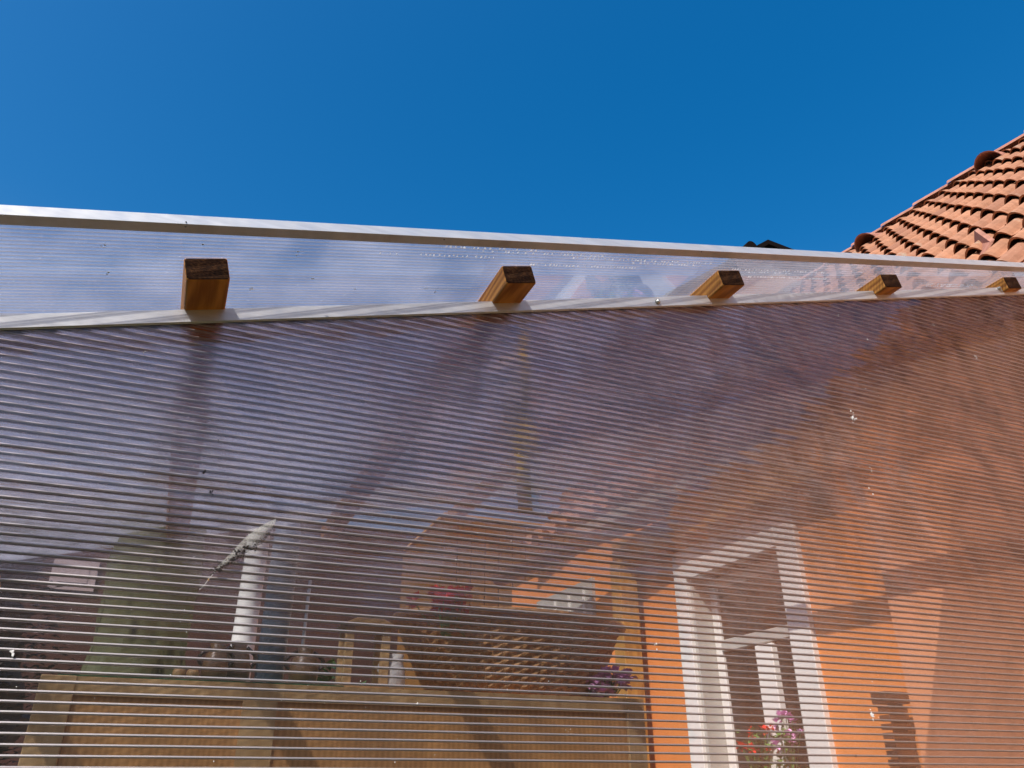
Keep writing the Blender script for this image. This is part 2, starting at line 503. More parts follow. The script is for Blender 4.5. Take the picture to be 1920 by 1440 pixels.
# slanted aluminium U profile on the top edge (parallelogram sections)
pr = MB()
def slab(mb, y0, y1, a, b, x0=XL - 0.003, x1=XR):
    """a,b: height offsets from the top line"""
    vs_ = []
    for x in (x0, x1):
        zt = EYE + 0.704 + 0.279 * x
        vs_ += [(x, y0, zt + a), (x, y1, zt + a), (x, y1, zt + b), (x, y0, zt + b)]
    mb.add(vs_, ((0, 3, 2, 1), (4, 5, 6, 7), (0, 1, 5, 4), (1, 2, 6, 5), (2, 3, 7, 6), (3, 0, 4, 7)))
slab(pr, WY - 0.0012, WY + 0.0012, -0.0245, 0.0)
slab(pr, YB + 0.0006, YB + 0.0022, -0.0245, -0.0018)
slab(pr, WY + 0.0012, YB + 0.0022, -0.0016, 0.0)
slab(pr, WY + 0.0012, WY + 0.0026, -0.0262, -0.0236)
prof = pr.build('edge_profile', M['alu'], side, bevel=0.0005, seg=1)
for px, py in ((1233, 566), (1873, 541)):
    p = atY(px, py, WY - 0.0015)
    mt = Matrix.Translation(p) @ Matrix.Rotation(R(90), 4, 'X')
    sc = MB().lathe(((0.0052, 0), (0.0052, 0.0012), (0.0040, 0.0016), (0.0040, 0.0050), (0.0030, 0.0060), (0.0012, 0.0062)), (0, 0, 0), 14, mt)
    so = sc.build('screw', M['steel'], prof, smooth=False)
    MB().lathe(((0.0060, -0.0004), (0.0064, 0.0006), (0.0054, 0.0013)), (0, 0, 0), 14, mt).build('washer', M['rubber'], so)

# ------------------------------------------------------------------ roof panel
RS = 0.272                                   # slope along x
RZ = EYE + 0.744
SK = 0.0525                                  # the sheet is laid a little out of square
def rz(x): return RZ + RS * x
RX0, RX1 = -0.95, 3.02
YE = 1.003                                   # outer edge at x = -0.3
def redge(x): return YE + SK * (x + 0.3)
RW, RT, PITCHR = 0.885, 0.0085, 0.0094       # sheet width, thickness, rib pitch
roof = thing('roof_panel', 'sloping translucent ribbed polycarbonate roof sheet overhanging the slanted side panel, white metal edge against the blue sky', 'roof panel', (RX0, redge(RX0), rz(RX0)))
def rp(x, w, h):                             # a point on the roof: x, distance from the outer edge, height over the underside
    return Vector((x, redge(x) + w, rz(x) + h))
def roof_sheet(parent, W0, W1, skin, pitch, RX1=RX1):
    for nm, h in (('lower_skin', 0.0), ('upper_skin', RT)):
        MB().quad(rp(RX0, W0 + 0.004, h), rp(RX1, W0 + 0.004, h), rp(RX1, W1, h), rp(RX0, W1, h)).build(nm, skin, parent)
    rb, rf = MB(), MB()
    w = W0 + 0.008
    while w < W1:
        ww = w + random.uniform(-0.0003, 0.0003)
        rb.quad(rp(RX0, ww, 0.0002), rp(RX1, ww, 0.0002), rp(RX1, ww, RT - 0.0002), rp(RX0, ww, RT - 0.0002))
        for h0, sg, hw in ((0.0003, 1, 0.0013), (RT - 0.0003, -1, 0.0007)):
            rf.quad(rp(RX0, ww - hw, h0 + sg * 0.0006), rp(RX1, ww - hw, h0 + sg * 0.0006), rp(RX1, ww, h0), rp(RX0, ww, h0))
            rf.quad(rp(RX0, ww, h0), rp(RX1, ww, h0), rp(RX1, ww + hw, h0 + sg * 0.0006), rp(RX0, ww + hw, h0 + sg * 0.0006))
        w += pitch
    rb.build('ribs', M['roof_rib'], parent)
    rf.build('rib_roots', M['roof_fillet'], parent)
roof_sheet(roof, 0.0, RW, M['roof_skin'], PITCHR)
M['roof_skin_pale'] = sheet_skin('hazier roof skin', 0.085, 0.40, (0.96, 0.96, 0.98), 1.0, (0.84, 0.86, 0.92))
roof2 = thing('roof_panel', 'paler hazy translucent roof sheet farther in, seen only through the ribbed side panel', 'roof panel', (RX0, redge(RX0) + RW, rz(RX0)))
roof_sheet(roof2, RW + 0.006, RW + 0.95, M['roof_skin_pale'], PITCHR, 1.85)
def rbar(mb, w0, w1, h0, h1):
    vs_ = []
    for x in (RX0 - 0.002, RX1 + 0.002):
        vs_ += [rp(x, w0, h0), rp(x, w1, h0), rp(x, w1, h1), rp(x, w0, h1)]
    mb.add(vs_, ((0, 3, 2, 1), (4, 5, 6, 7), (0, 1, 5, 4), (1, 2, 6, 5), (2, 3, 7, 6), (3, 0, 4, 7)))
ep = MB()
rbar(ep, -0.0015, 0.0, -0.0040, 0.0125)
rbar(ep, 0.0, 0.0215, -0.0040, -0.0026)
rbar(ep, 0.0, 0.0200, 0.0108, 0.0125)
rbar(ep, 0.0190, 0.0225, -0.0026, -0.0008)
eprof = ep.build('edge_profile', M['alu'], roof, bevel=0.0005, seg=1)
# drops of condensation sitting in a few flutes
t = NT('water drop')
gl = t.n('BsdfGlossy'); gl.inputs['Roughness'].default_value = 0.12
tl = t.n('BsdfTranslucent'); tl.inputs[0].default_value = (0.95, 0.95, 0.95, 1)
t.l(t.addmix(0.85, gl.outputs[0], tl.outputs[0]), t.out.inputs['Surface'])
M['drop'] = t.m
def on_roof(px, py):
    r = ray(px, py); k = 0.744 / (r.z - RS * r.x); p = r * k
    return p.x, p.y - redge(p.x)
dr = MB()
for (ax, ay, bx, by) in ((715, 471, 925, 487), (820, 462, 1010, 472), (900, 467, 1130, 481), (1000, 491, 1190, 508), (1080, 479, 1330, 500), (1190, 491, 1310, 505), (1380, 500, 1540, 517), (1385, 513, 1545, 528), (1400, 505, 1480, 515), (1733, 530, 1820, 538), (1737, 537, 1815, 541)):
    xa, wa = on_roof(ax, ay); xb, wb = on_roof(bx, by)
    wm = (wa + wb) / 2
    kf = round((wm - 0.008 - PITCHR / 2) / PITCHR)
    wf = 0.008 + PITCHR * (kf + 0.5)
    x = xa
    while x < xb:
        if random.random() < 0.8:
            L = random.uniform(0.0016, 0.0042)
            c = rp(x, wf + random.uniform(-.001, .001), 0.0008)
            dr.blob(c, random.uniform(0.0012, 0.0024), L, 0.0008, 6, 4, 0.15)
        x += random.uniform(0.006, 0.011)
do = dr.build('condensation_drops', M['drop'], roof, smooth=True)
do['kind'] = 'stuff'

# ------------------------------------------------------------------ battens that carry the roof
BW, BH = 0.064, 0.040
bat_group = 'roof battens between side panel and roof sheet'
def batten_mesh():
    m = MB(); rot = Matrix.Rotation(-math.atan(RS), 4, 'Y')
    m.box(-BW / 2, BW / 2, 0, 1.9, -BH, 0.0, rot)
    return m
bx = [-0.059, 0.478, 1.000, 1.534, 2.060, -0.590, 2.600]
by = [1.105, 1.125, 1.142, 1.162, 1.180, 1.09, 1.20]
blab = ['leftmost visible roof batten, its dark sawn end seen square on',
        'second roof batten from the left, with a lit striped left side',
        'middle one of the five roof batten ends, right of the dotted bright streak',
        'fourth roof batten from the left, short and below the dark roof peak',
        'rightmost roof batten, split and nearly hidden by the slanted metal strip',
        'roof batten at the far left seen only through the ribbed sheet',
        'roof batten nearest the house wall, seen only through the ribbed sheet']
b0 = None
for i, (x, y) in enumerate(zip(bx, by)):
    loc = (x, y, rz(x) - 0.0008)
    if b0 is None:
        b0 = thing('roof_batten', blab[0], 'batten', loc, bat_group)
        me = batten_mesh().build('beam', M['batten'], None, bevel=0.003, seg=2)
        me.parent = b0
        me.data.materials.append(M['endgrain'])
        for p in me.data.polygons:
            if p.normal.y < -0.9: p.material_index = 1
        b_children = [me]
    else:
        r = b0.copy(); C.objects.link(r); r.location = loc; r['label'] = blab[i]
        for ch in b_children:
            c = ch.copy(); C.objects.link(c); c.parent = r
            if i == 5: c.scale = (1, 1.0, 1)

# ------------------------------------------------------------------ the house: orange wall, tall window, tiled roof
HX = 3.10
house = thing('orange_house', 'orange rendered house with white tall window and steep terracotta pantile roof at right', 'house', (HX, 4, 0))
S_ = 11.5
O = Vector((0.6762262, 0.48418041, 0.5552364)) * S_ + Vector((0, 0, EYE))
U = Vector((0.00196694, -0.0172452, 0.00016903)) * S_
V = Vector((-0.02511824, -0.02139033, -0.02571707)) * S_
W = V - U
NRM = U.cross(W).normalized()
if NRM.z < 0: NRM = -NRM
Uh, Wh = U.normalized(), W.normalized()
Lu, Lw = U.length, W.length
y_a, y_b = 3.30, 4.50                        # window opening incl. surround
zt_, zb_ = atX(1400, 985, HX).z, 1.05
HY0, HY1 = -2.0, 7.45
wl = MB()
HT = 2.98
ia, ib = y_a + 0.10, y_b - 0.10
wl.box(HX, HX + 0.30, HY0, ia, 0, HT)
wl.box(HX, HX + 0.30, ib, HY1, 0, HT)
wl.box(HX, HX + 0.30, ia, ib, 0, zb_ + 0.1)
wl.box(HX, HX + 0.30, ia, ib, zt_ - 0.16, HT)
wl.build('wall', M['orange'], house)
# gable ends and the far side so that the house is whole
RP = lambda i, w, h=0.0: O + U * i + W * w + NRM * h
# raised section at the near end, in a paler salmon colour
MB().box(HX - 0.06, HX - 0.001, HY0, 2.74, 0, HT).build('wall_section', M['salmon'], house)['label'] = 'paler salmon section of wall'
# window
win = MB()
sx0 = HX - 0.035
win.box(sx0, HX + 0.02, y_a, y_a + 0.16, zb_, zt_)
win.box(sx0, HX + 0.02, y_b - 0.14, y_b, zb_, zt_)
win.box(sx0, HX + 0.02, y_a + 0.16, y_b - 0.14, zt_ - 0.20, zt_)
win.box(sx0 - 0.03, HX + 0.10, y_a, y_b, zb_ - 0.05, zb_)
wo_ = win.build('window', M['white'], house, bevel=0.004, seg=1)
a, b = y_a + 0.16, y_b - 0.14
zt2 = zt_ - 0.20
MB().box(HX - 0.01, HX + 0.20, a + 0.001, a + 0.03, zb_, zt2).build('reveal', M['grey_reveal'], wo_)
MB().box(HX - 0.01, HX + 0.20, b - 0.03, b - 0.001, zb_, zt2).build('reveal', M['grey_reveal'], wo_)
fr = MB(); fx0, fx1 = HX + 0.12, HX + 0.17
zm = atX(1400, 1190, HX).z
fr.box(fx0, fx1, a + 0.03, a + 0.10, zb_, zt2)
fr.box(fx0, fx1, b - 0.10, b - 0.03, zb_, zt2)
fr.box(fx0 + 0.002, fx1, a + 0.10, b - 0.10, zt2 - 0.07, zt2)
MB().box(fx0 - 0.008, fx1, a + 0.101, b - 0.101, zm - 0.04, zm + 0.03).build('transom', M['grey_reveal'], wo_, bevel=0.004, seg=1)  # grey instead of white, the shadow over it put into the colour
mid = (a + b) / 2 - 0.06
fr.box(fx0 - 0.02, fx1, mid - 0.075, mid + 0.075, zb_, zm - 0.05)
fr.build('frame', M['white'], wo_, bevel=0.004, seg=1)
MB().box(fx0 + 0.02, fx0 + 0.03, a + 0.05, b - 0.05, zb_ + 0.01, zt2 - 0.02).build('pane', M['pane'], wo_)
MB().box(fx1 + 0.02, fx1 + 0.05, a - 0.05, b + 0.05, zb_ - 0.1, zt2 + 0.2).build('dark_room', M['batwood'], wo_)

# pantiles
prof_t = [0.0, 0.06, 0.14, 0.24, 0.34, 0.44, 0.54, 0.62, 0.68, 0.76, 0.86, 0.93, 0.965, 1.0]
def hprof(t):
    if t < 0.62: return 0.066 * math.sin(math.pi * t / 0.62) ** 0.8
    if t < 0.93: return -0.006 * math.sin(math.pi * (t - 0.62) / 0.31)
    return 0.010 * math.sin(math.pi * (t - 0.93) / 0.07)
ti = MB()
NI0, NI1, NJ = -9, 36, 16
for j in range(0, NJ):
    for i in range(NI0, NI1):
        dz = random.uniform(-0.004, 0.004); dw = random.uniform(-0.012, 0.012); ru = random.uniform(-0.006, 0.006)
        top, bot, low = [], [], []
        for tt in prof_t:
            h = hprof(tt) + dz
            top.append(RP(i + tt + ru / Lu, (j - 1.10 if j else -0.52) + dw, h))
            bot.append(RP(i + tt - ru / Lu, j + dw, h + 0.056))
            low.append(RP(i + tt - ru / Lu, j + dw - 0.012, h + 0.040))
        n = len(prof_t)
        fs = [(q, q + 1, n + q + 1, n + q) for q in range(n - 1)] + [(n + q, n + q + 1, 2 * n + q + 1, 2 * n + q) for q in range(n - 1)]
        ti.add(top + bot + low, fs)
roof_o = ti.build('roof', M['tile'], house, smooth=False)
# deck under the tiles, and the other slope
dk = MB()
dk.add([RP(NI0, -0.64, -0.03), RP(NI1, -0.64, -0.03), RP(NI1, NJ - 1.25, -0.03), RP(NI0, NJ - 1.25, -0.03)], ((0, 1, 2, 3),))
dk.build('roof_deck', M['batwood'], roof_o)
# ridge caps, each half-round piece overlapping the next
rc = MB()
st_ = 2.42
i = NI0 + 0.6
while i < NI1:
    c0 = RP(i, -0.66, 0.035); c1 = RP(i + st_ + 0.2, -0.66, 0.01)
    sec0, sec1 = [], []
    for k in range(11):
        a_ = math.pi * k / 10
        dx = -math.cos(a_) * 0.14; dz = math.sin(a_) * 0.085
        side_v = Vector((1, 0, 0))
        sec0.append(c0 + side_v * dx * 1.08 + Vector((0, 0, dz * 1.1)))
        sec1.append(c1 + side_v * dx + Vector((0, 0, dz)))
    n = 11
    inner = [p - Vector((0, 0, 0.02)) for p in sec0]
    rc.add(sec0 + sec1 + inner, [(q, q + 1, n + q + 1, n + q) for q in range(n - 1)] + [(q, q + 1, 2 * n + q + 1, 2 * n + q) for q in range(n - 1)])
    i += st_
rc.build('ridge_caps', M['ridge'], roof_o)
# hooded vent tiles under the ridge
def hood(i, w):
    m = MB(); rows_ = []
    for s in range(7):
        u = s / 6
        hgt = 0.20 * (1 - u) ** 0.9 + 0.02
        wid = 0.17 - 0.03 * u
        row = []
        for k in range(13):
            a_ = math.pi * k / 12
            row.append(RP(i + 0.6 - math.cos(a_) * wid / Lu, w - u * 0.95, 0.03 + math.sin(a_) * hgt))
        rows_.append(row)
    vs_ = [p for r in rows_ for p in r]; n = 13
    fs = [(s * n + k, s * n + k + 1, (s + 1) * n + k + 1, (s + 1) * n + k) for s in range(6) for k in range(n - 1)]
    m.add(vs_, fs)
    inn = [p - NRM * 0.02 for p in rows_[0]]
    m.add(rows_[0] + inn, [(k, k + 1, n + k + 1, n + k) for k in range(n - 1)])
    ho = m.build('vent_tile', M['ridge'], roof_o, smooth=True)
hood(-2.3, 0.62); hood(6.0, 0.42)
# a broken piece of tile lying loose on the roof
tag_p = thing('tile_shard', 'broken upright piece of orange tile lying loose on the pantile roof', 'tile piece', RP(11.6, 10.2, 0.05))
sh = MB(); p0 = RP(11.35, 9.4, 0.06)
A = RP(10.9, 10.15, 0.06); B = RP(11.3, 10.3, 0.16); Cc = RP(12.15, 11.2, 0.10); D = RP(11.7, 11.3, 0.04)
th = NRM * 0.0 + Uh * 0.03
sh.add([A, B, Cc, D, A + th, B + th, Cc + th, D + th], ((0, 1, 2, 3), (4, 7, 6, 5), (0, 4, 5, 1), (1, 5, 6, 2), (2, 6, 7, 3), (3, 7, 4, 0)))
sh.build('shard_body', M['ridge'], tag_p)

# half-round copper gutter under the eave, added to lower the shade on the wall
gt = MB(); secs = []
for i in (NI0, 9.5):
    c0 = RP(i, 15.75, -0.02)
    for k in range(13):
        a_ = math.pi + math.pi * k / 12
        secs.append(c0 + Vector((math.cos(a_) * 0.085 - 0.05, 0, math.sin(a_) * 0.085 - 0.03)))
gt.add(secs, [(k, k + 1, 14 + k, 13 + k) for k in range(12)])
M['copper'] = simple('dull copper', (0.16, 0.075, 0.04), 0.5, 0.3, 10, 0.3)
gt.build('shade_gutter', M['copper'], house, smooth=True)
# other roof slope, gable ends
r0, r1 = RP(NI0, -0.66, -.03), RP(NI1, -0.66, -.03)
back = MB()
e0, e1 = r0 + Vector((5.3, 0, -5.0)), r1 + Vector((5.3, 0, -5.0))
back.quad(r0, r1, e1, e0)
back.build('rear_roof', M['tile'], roof_o)

# ------------------------------------------------------------------ ledger beam + corner post
led = MB()
za = atX(1400, 930, HX - 0.08).z
led.box(HX - 0.13, HX - 0.062, 1.30, 5.15, za - 0.09, za + 0.09)
tag(led.build('ledger_beam', M['ledger'], bevel=0.004), 'golden horizontal timber fixed along the orange wall above the window', 'beam')
pm = MB(); pc = atX(1180, 1250, HX - 0.15)
pm.box(HX - 0.22, HX - 0.08, pc.y - 0.07, pc.y + 0.07, 0, za - 0.092)
tag(pm.build('corner_post', M['post'], bevel=0.005), 'upright golden timber post at the right end of the wooden cabinet', 'post')

# ------------------------------------------------------------------ wooden cabinet behind the sheet
CY = 2.60
cl, cr = atY(75, 1272, CY), atY(1206, 1304, CY)
ct = atY(640, 1287, CY).z
cab = thing('wooden_cabinet', 'long brown plywood cabinet behind the ribbed sheet with objects standing on top', 'cabinet', (cl.x, CY, 0))
CD = 0.50
MB().box(cl.x + 0.09, cr.x - 0.07, CY + 0.012, CY + CD, 0.08, ct - 0.003).build('body', M['ply'], cab, bevel=0.002, seg=1)
s1 = MB().box(cl.x, cl.x + 0.09, CY, CY + CD + 0.002, 0, ct).build('stile', M['stile'], cab, bevel=0.002, seg=1)
s2 = MB().box(cr.x - 0.07, cr.x, CY, CY + CD + 0.002, 0, ct).build('stile', M['stile'], cab, bevel=0.002, seg=1)
MB().box(cl.x + 0.09, cr.x - 0.07, CY + 0.004, CY + 0.012, ct - 0.05, ct - 0.0005).build('rail', M['stile'], cab)
mx = atY(480, 1380, CY).x
MB().box(mx - 0.05, mx + 0.05, CY + 0.004, CY + 0.012, 0.08, ct - 0.05).build('pale_strip', M['stile'], cab)  # paler upright strip on the cabinet front

TOPZ = ct + 0.001
def base(px, Y, dx=0): return Vector((atY(px, 1270, Y).x, Y, TOPZ))
# woven basket
def wicker():
    t = NT('dark wicker')
    v = t.coord((1, 1, 1), 'Object')
    ck = t.n('TexBrick'); t.l(t.coord((1, 1, 1), 'UV'), ck.inputs['Vector'])
    n = t.noise(v, 60, 4, 0.7)
    c = t.ramp(n, ((0.3, (0.24, 0.11, 0.035)), (0.7, (0.75, 0.42, 0.16))))
    return t.pbr(c, 0.6, 0, t.bump(n, 0.5, 0.004), 0.4)
M['wicker'] = wicker()
Yb = 2.86
b0_, b1_ = atY(745, 1180, Yb), atY(1150, 1180, Yb)
bc = Vector(((b0_.x + b1_.x) / 2, Yb, TOPZ)); br_ = (b1_.x - b0_.x) / 2
bh = atY(940, 1172, Yb).z - TOPZ
bas = thing('wicker_basket', 'large dark woven wicker basket, round and wide, standing on the cabinet', 'basket', bc)
bm_ = MB()
nw, nr = 132, 20
for r_ in range(nr + 1):
    f = r_ / nr
    rad = br_ * (0.66 + 0.34 * f ** 0.7)
    for k in range(nw):
        a_ = 2 * math.pi * k / nw
        off = 0.006 * math.sin(2 * math.pi * k / 4 + math.pi * (r_ % 2))
        bm_.v.append((bc.x + (rad + off) * math.cos(a_), bc.y + (rad * 0.62 + off) * math.sin(a_), TOPZ + bh * f))
for r_ in range(nr):
    for k in range(nw):
        bm_.f.append((r_ * nw + k, r_ * nw + (k + 1) % nw, (r_ + 1) * nw + (k + 1) % nw, (r_ + 1) * nw + k))
bm_.f.append(tuple(range(nw))[::-1])
bm_.build('weave', M['wicker'], bas)
rim = [Vector((bc.x + (br_ + .012) * math.cos(2 * math.pi * k / 40), bc.y + (br_ * .62 + .012) * math.sin(2 * math.pi * k / 40), TOPZ + bh)) for k in range(41)]
MB().tube(rim, 0.014, 8).build('rim', M['wicker'], bas, smooth=True)

# tall textured glass vase
def glassy(name, col, rough=0.12, scale=20):
    t = NT(name)
    v = t.coord((1, 1, 0.35))
    vo = t.n('TexVoronoi'); t.l(v, vo.inputs['Vector']); vo.inputs['Scale'].default_value = scale
    n = t.noise(v, 9, 4, 0.6, 1.2)
    h = t.math('ADD', vo.outputs['Distance'], n)
    c = t.ramp(h, ((0.48, tuple(x * 0.07 for x in col)), (0.86, col)))
    tr = t.n('BsdfTransparent'); t.l(c, tr.inputs[0])
    df = t.n('BsdfTranslucent'); t.l(c, df.inputs[0])
    p = t.n('BsdfPrincipled'); t.l(c, p.inputs['Base Color']); p.inputs['Roughness'].default_value = rough
    t.l(t.bump(h, 0.8, 0.01), p.inputs['Normal'])
    a_ = t.addmix(0.5, tr.outputs[0], p.outputs[0])
    t.l(t.addmix(0.25, a_, df.outputs[0]), t.out.inputs['Surface'])
    return t.m
M['vase'] = glassy('olive pressed glass', (0.50, 0.50, 0.25), 0.12, 22)
Yv = 2.80
vz = atY(290, 1000, Yv).z - TOPZ
v0 = atY(150, 1240, Yv).x; v1 = atY(345, 1240, Yv).x
vc = Vector(((v0 + v1) / 2 + 0.01, Yv, TOPZ + 0.004)); vr = (v1 - v0) / 2
va = thing('glass_vase', 'tall tapering olive glass vase with moulded pattern at the left of the cabinet top', 'vase', vc)
wob = lambda a_, z: 1 + 0.035 * math.sin(8 * a_) * math.sin(z * 40) + 0.02 * math.sin(16 * a_)
MB().lathe([(vr * (1.0 - 0.13 * q - 0.05 * math.sin(q * 6)), vz * q) for q in [i_ / 24 for i_ in range(25)]], vc, 64, wob=wob).build('body', M['vase'], va, smooth=True)
MB().lathe(((vr * 0.86, 0), (vr * 0.92, 0.008), (vr * 0.92, 0.02), (vr * 0.84, 0.026)), vc + Vector((0, 0, vz)), 48).build('rim', M['vase'], va, smooth=True)

# blue grey bottle
M['bluegrey'] = simple('blue grey enamel', (0.09, 0.12, 0.16), 0.3, 0.2, 12)
Yo = 2.95
oz = atY(530, 968, Yo).z - TOPZ; orr = (atY(556, 1150, Yo).x - atY(503, 1150, Yo).x) / 2
oc = Vector((atY(520, 1150, Yo).x, Yo, TOPZ + 0.004))
tag(MB().lathe(((orr * .92, 0), (orr, .01), (orr, oz * .86), (orr * .93, oz * .92), (orr * .75, oz * .97), (orr * .4, oz)), oc, 28).build('tall_canister', M['bluegrey'], smooth=True), 'tall slim blue grey canister with rounded top on the cabinet', 'canister')
# green cloth
M['green'] = simple('green felt', (0.03, 0.13, 0.05), 0.9, 0.3, 30)
q0, q1 = atY(120, 1260, 2.75).x, atY(632, 1260, 2.75).x
tag(MB().box(q0, q1, 2.615, 3.05, TOPZ, TOPZ + 0.003).build('green_cloth', M['green']), 'thin green cloth spread on the left half of the cabinet top', 'cloth')
# clay jugs
M['clay'] = simple('brown glazed clay', (0.20, 0.11, 0.05), 0.35, 0.35, 14)
M['clayd'] = simple('dark handle', (0.05, 0.03, 0.02), 0.4, 0.3, 20)
for px, hh, rr, Yj, lab in ((400, 0.115, 0.040, 2.70, 'small brown clay jug right of the olive glass vase'),
                            (440, 0.135, 0.045, 2.78, 'brown clay jug in front of the white post'),
                            (568, 0.125, 0.048, 2.74, 'round brown clay jug between the blue grey canister and the little lantern')):
    c = base(px, Yj) + Vector((0, 0, 0.004))
    j = thing('clay_jug', lab, 'jug', c, 'clay jugs on the cabinet')
    MB().lathe(((rr * .6, 0), (rr * .95, hh * .18), (rr, hh * .42), (rr * .8, hh * .7), (rr * .5, hh * .85), (rr * .62, hh)), c, 20).build('body', M['clay'], j, smooth=True)
    for sg in (-1, 1):
        MB().tube([c + Vector((sg * rr * (.55 + .75 * math.sin(math.pi * k / 8)), 0, hh * (.88 - .55 * k / 8))) for k in range(9)], 0.006, 6).build('handle', M['clayd'], j, smooth=True)
# wooden balls
M['pale'] = simple('pale wood', (0.45, 0.27, 0.11), 0.6, 0.25, 20)
for px in (334, 360):
    c = base(px, 2.66) + Vector((0, 0, 0.022))
    tag(MB().blob(c, 0.019, 0.019, 0.019, 14, 10).build('wooden_ball', M['pale'], smooth=True), 'left of two small pale wooden balls before the vase' if px < 350 else 'right of two small pale wooden balls, next to the clay jug', 'ball', 'wooden balls on the cabinet')
# wooden lantern
Yl = 2.72
l0, l1 = atY(637, 1250, Yl).x, atY(722, 1250, Yl).x
lz = atY(680, 1168, Yl).z - TOPZ
lan = thing('wooden_lantern', 'little brown wooden lantern with posts and a flat pale top beside the wicker basket', 'lantern', ((l0 + l1) / 2, Yl, TOPZ))
MB().box(l0 - .004, l1 + .004, Yl - .06, Yl + .07, TOPZ, TOPZ + .012).build('foot', M['stile'], lan, bevel=.002, seg=1)
for x in (l0 + .015, l1 - .015):
    for y in (Yl - .045, Yl + .055):
        MB().box(x - .014, x + .014, y - .012, y + .012, TOPZ + .012, TOPZ + lz - .02).build('leg', M['stile'], lan, bevel=.002, seg=1)
MB().prism(((l0 - .02, TOPZ + lz - .02), (l1 + .02, TOPZ + lz - .02), ((l0 + l1) / 2 + .03, TOPZ + lz + .012), ((l0 + l1) / 2 - .03, TOPZ + lz + .012)), 'y', Yl - .075, Yl + .085).build('top', M['pale'], lan, bevel=.002, seg=1)
# white pitcher
Yp = 2.70
c = base(738, Yp); hz = 0.115
pit = thing('white_pitcher', 'small white enamel pitcher squeezed against the wicker basket', 'pitcher', c)
MB().lathe(((.034, 0), (.040, .02), (.036, hz * .6), (.026, hz * .85), (.031, hz)), c, 22).build('body', M['white'], pit, smooth=True)
MB().tube([c + Vector((-.026 - .03 * math.sin(math.pi * k / 8), -.01, hz * (.9 - .6 * k / 8))) for k in range(9)], .005, 6).build('handle', M['white'], pit, smooth=True)

# flowers
def petalmat(name, col): return simple(name, col, 0.6, 0.25, 30)
M['red'] = petalmat('red petals', (0.95, 0.03, 0.012)); M['pink'] = petalmat('pink petals', (0.85, 0.42, 0.70)); M['leafg'] = petalmat('green leaves', (0.10, 0.20, 0.03))
def plant(root, c, w, h, nl, nf, fl, hi=0.6):
    lf, ff, st = MB(), MB(), MB()
    for _ in range(nl):
        p = c + Vector((random.gauss(0, w * .35), random.gauss(0, w * .3), random.uniform(0, h * .8)))
        d = Vector((random.uniform(-1, 1), random.uniform(-1, 1), random.uniform(-.3, .9)))
        lf.leaf(p, d, Vector((0, 0, 1)), random.uniform(.03, .06), random.uniform(.02, .04))
    for _ in range(nf):
        p = c + Vector((random.gauss(0, w * .4), random.gauss(0, w * .35), random.uniform(h * hi, h)))
        st.tube([Vector((c.x, c.y, c.z)) * .5 + p * .5 - Vector((0, 0, .02)), p], .002, 5)
        for _k in range(14):
            d = Vector((random.uniform(-1, 1), random.uniform(-1, 1), random.uniform(-.6, 1)))
            ff.leaf(p + d * .008, d, Vector((0.1, .2, 1)), random.uniform(.022, .036), .026)
    lf.build('leaves', M['leafg'], root); ff.build('blossoms', fl, root)
    st.build('stems', M['leafg'], root)['kind'] = 'stuff'
c = Vector((atY(838, 1150, 2.62).x, 2.62, TOPZ + bh - 0.10))
fl = thing('red_flowers', 'bright red flowers poking out of the wicker basket', 'flowers', c); plant(fl, c, .085, .15, 14, 24, M['red'], 0.62)
c = Vector((atY(617, 1240, 3.0).x, 3.00, TOPZ)); fl = thing('green_plant', 'low leafy green plant behind the wooden lantern', 'plant', c); plant(fl, c, .14, .14, 60, 0, M['red'])
c = Vector((atY(1128, 1280, 2.70).x, 2.68, TOPZ)); fl = thing('pink_flowers', 'pale pink flowers at the right foot of the wicker basket', 'flowers', c); plant(fl, c, .085, .085, 8, 26, M['pink'], 0.2)
# window geraniums
pz = zb_ + 0.001
for yy, mt_, lab, hh in ((atX(1405, 1380, HX - .02).y, M['red'], 'red geranium in a clay pot on the window sill, left one', None),
                         (atX(1458, 1400, HX - .02).y, M['pink'], 'pink geranium in a clay pot on the window sill, right one', None)):
    c = Vector((HX + 0.03, yy, pz))
    ge = thing('potted_geranium', lab, 'potted plant', c, 'geraniums on the window sill')
    MB().lathe(((.055, 0), (.075, .11), (.082, .112), (.082, .14), (.07, .14)), c, 20).build('pot', M['clay'], ge, smooth=True)
    tz = atX(1405, 1335, HX - .02).z - pz
    plant(ge, c + Vector((0, 0, .13)), .13, tz - .15, 120, 11, mt_, 0.5)

# yellow strap hanging from the pergola
t = NT('yellow webbing')
df = t.n('BsdfDiffuse'); df.inputs[0].default_value = (0.9, 0.62, 0.06, 1)
tl = t.n('BsdfTranslucent'); tl.inputs[0].default_value = (0.9, 0.62, 0.06, 1)
t.l(t.addmix(0.12, df.outputs[0], tl.outputs[0]), t.out.inputs['Surface'])
M['yellow'] = t.m
Ys = 1.36
p0_, p1_ = atY(971, 628, Ys), atY(986, 960, Ys)
ys = MB(); hw = 0.0105
for k in range(25):
    f = k / 24; p = p0_.lerp(p1_, f); sw = 0.004 * math.sin(f * 9)
    ys.v += [(p.x - hw, Ys + sw + hw, p.z), (p.x + hw, Ys + sw - hw, p.z), (p.x + hw + .001, Ys + sw - hw + .002, p.z), (p.x - hw + .001, Ys + sw + hw + .002, p.z)]
for k in range(24):
    a_ = 4 * k
    for q in range(4): ys.f.append((a_ + q, a_ + (q + 1) % 4, a_ + 4 + (q + 1) % 4, a_ + 4 + q))
ys.f += [(0, 1, 2, 3), (96, 97, 98, 99)]
tag(ys.build('yellow_strap', M['yellow']), 'narrow yellow strap hanging straight down behind the ribbed sheet', 'strap')
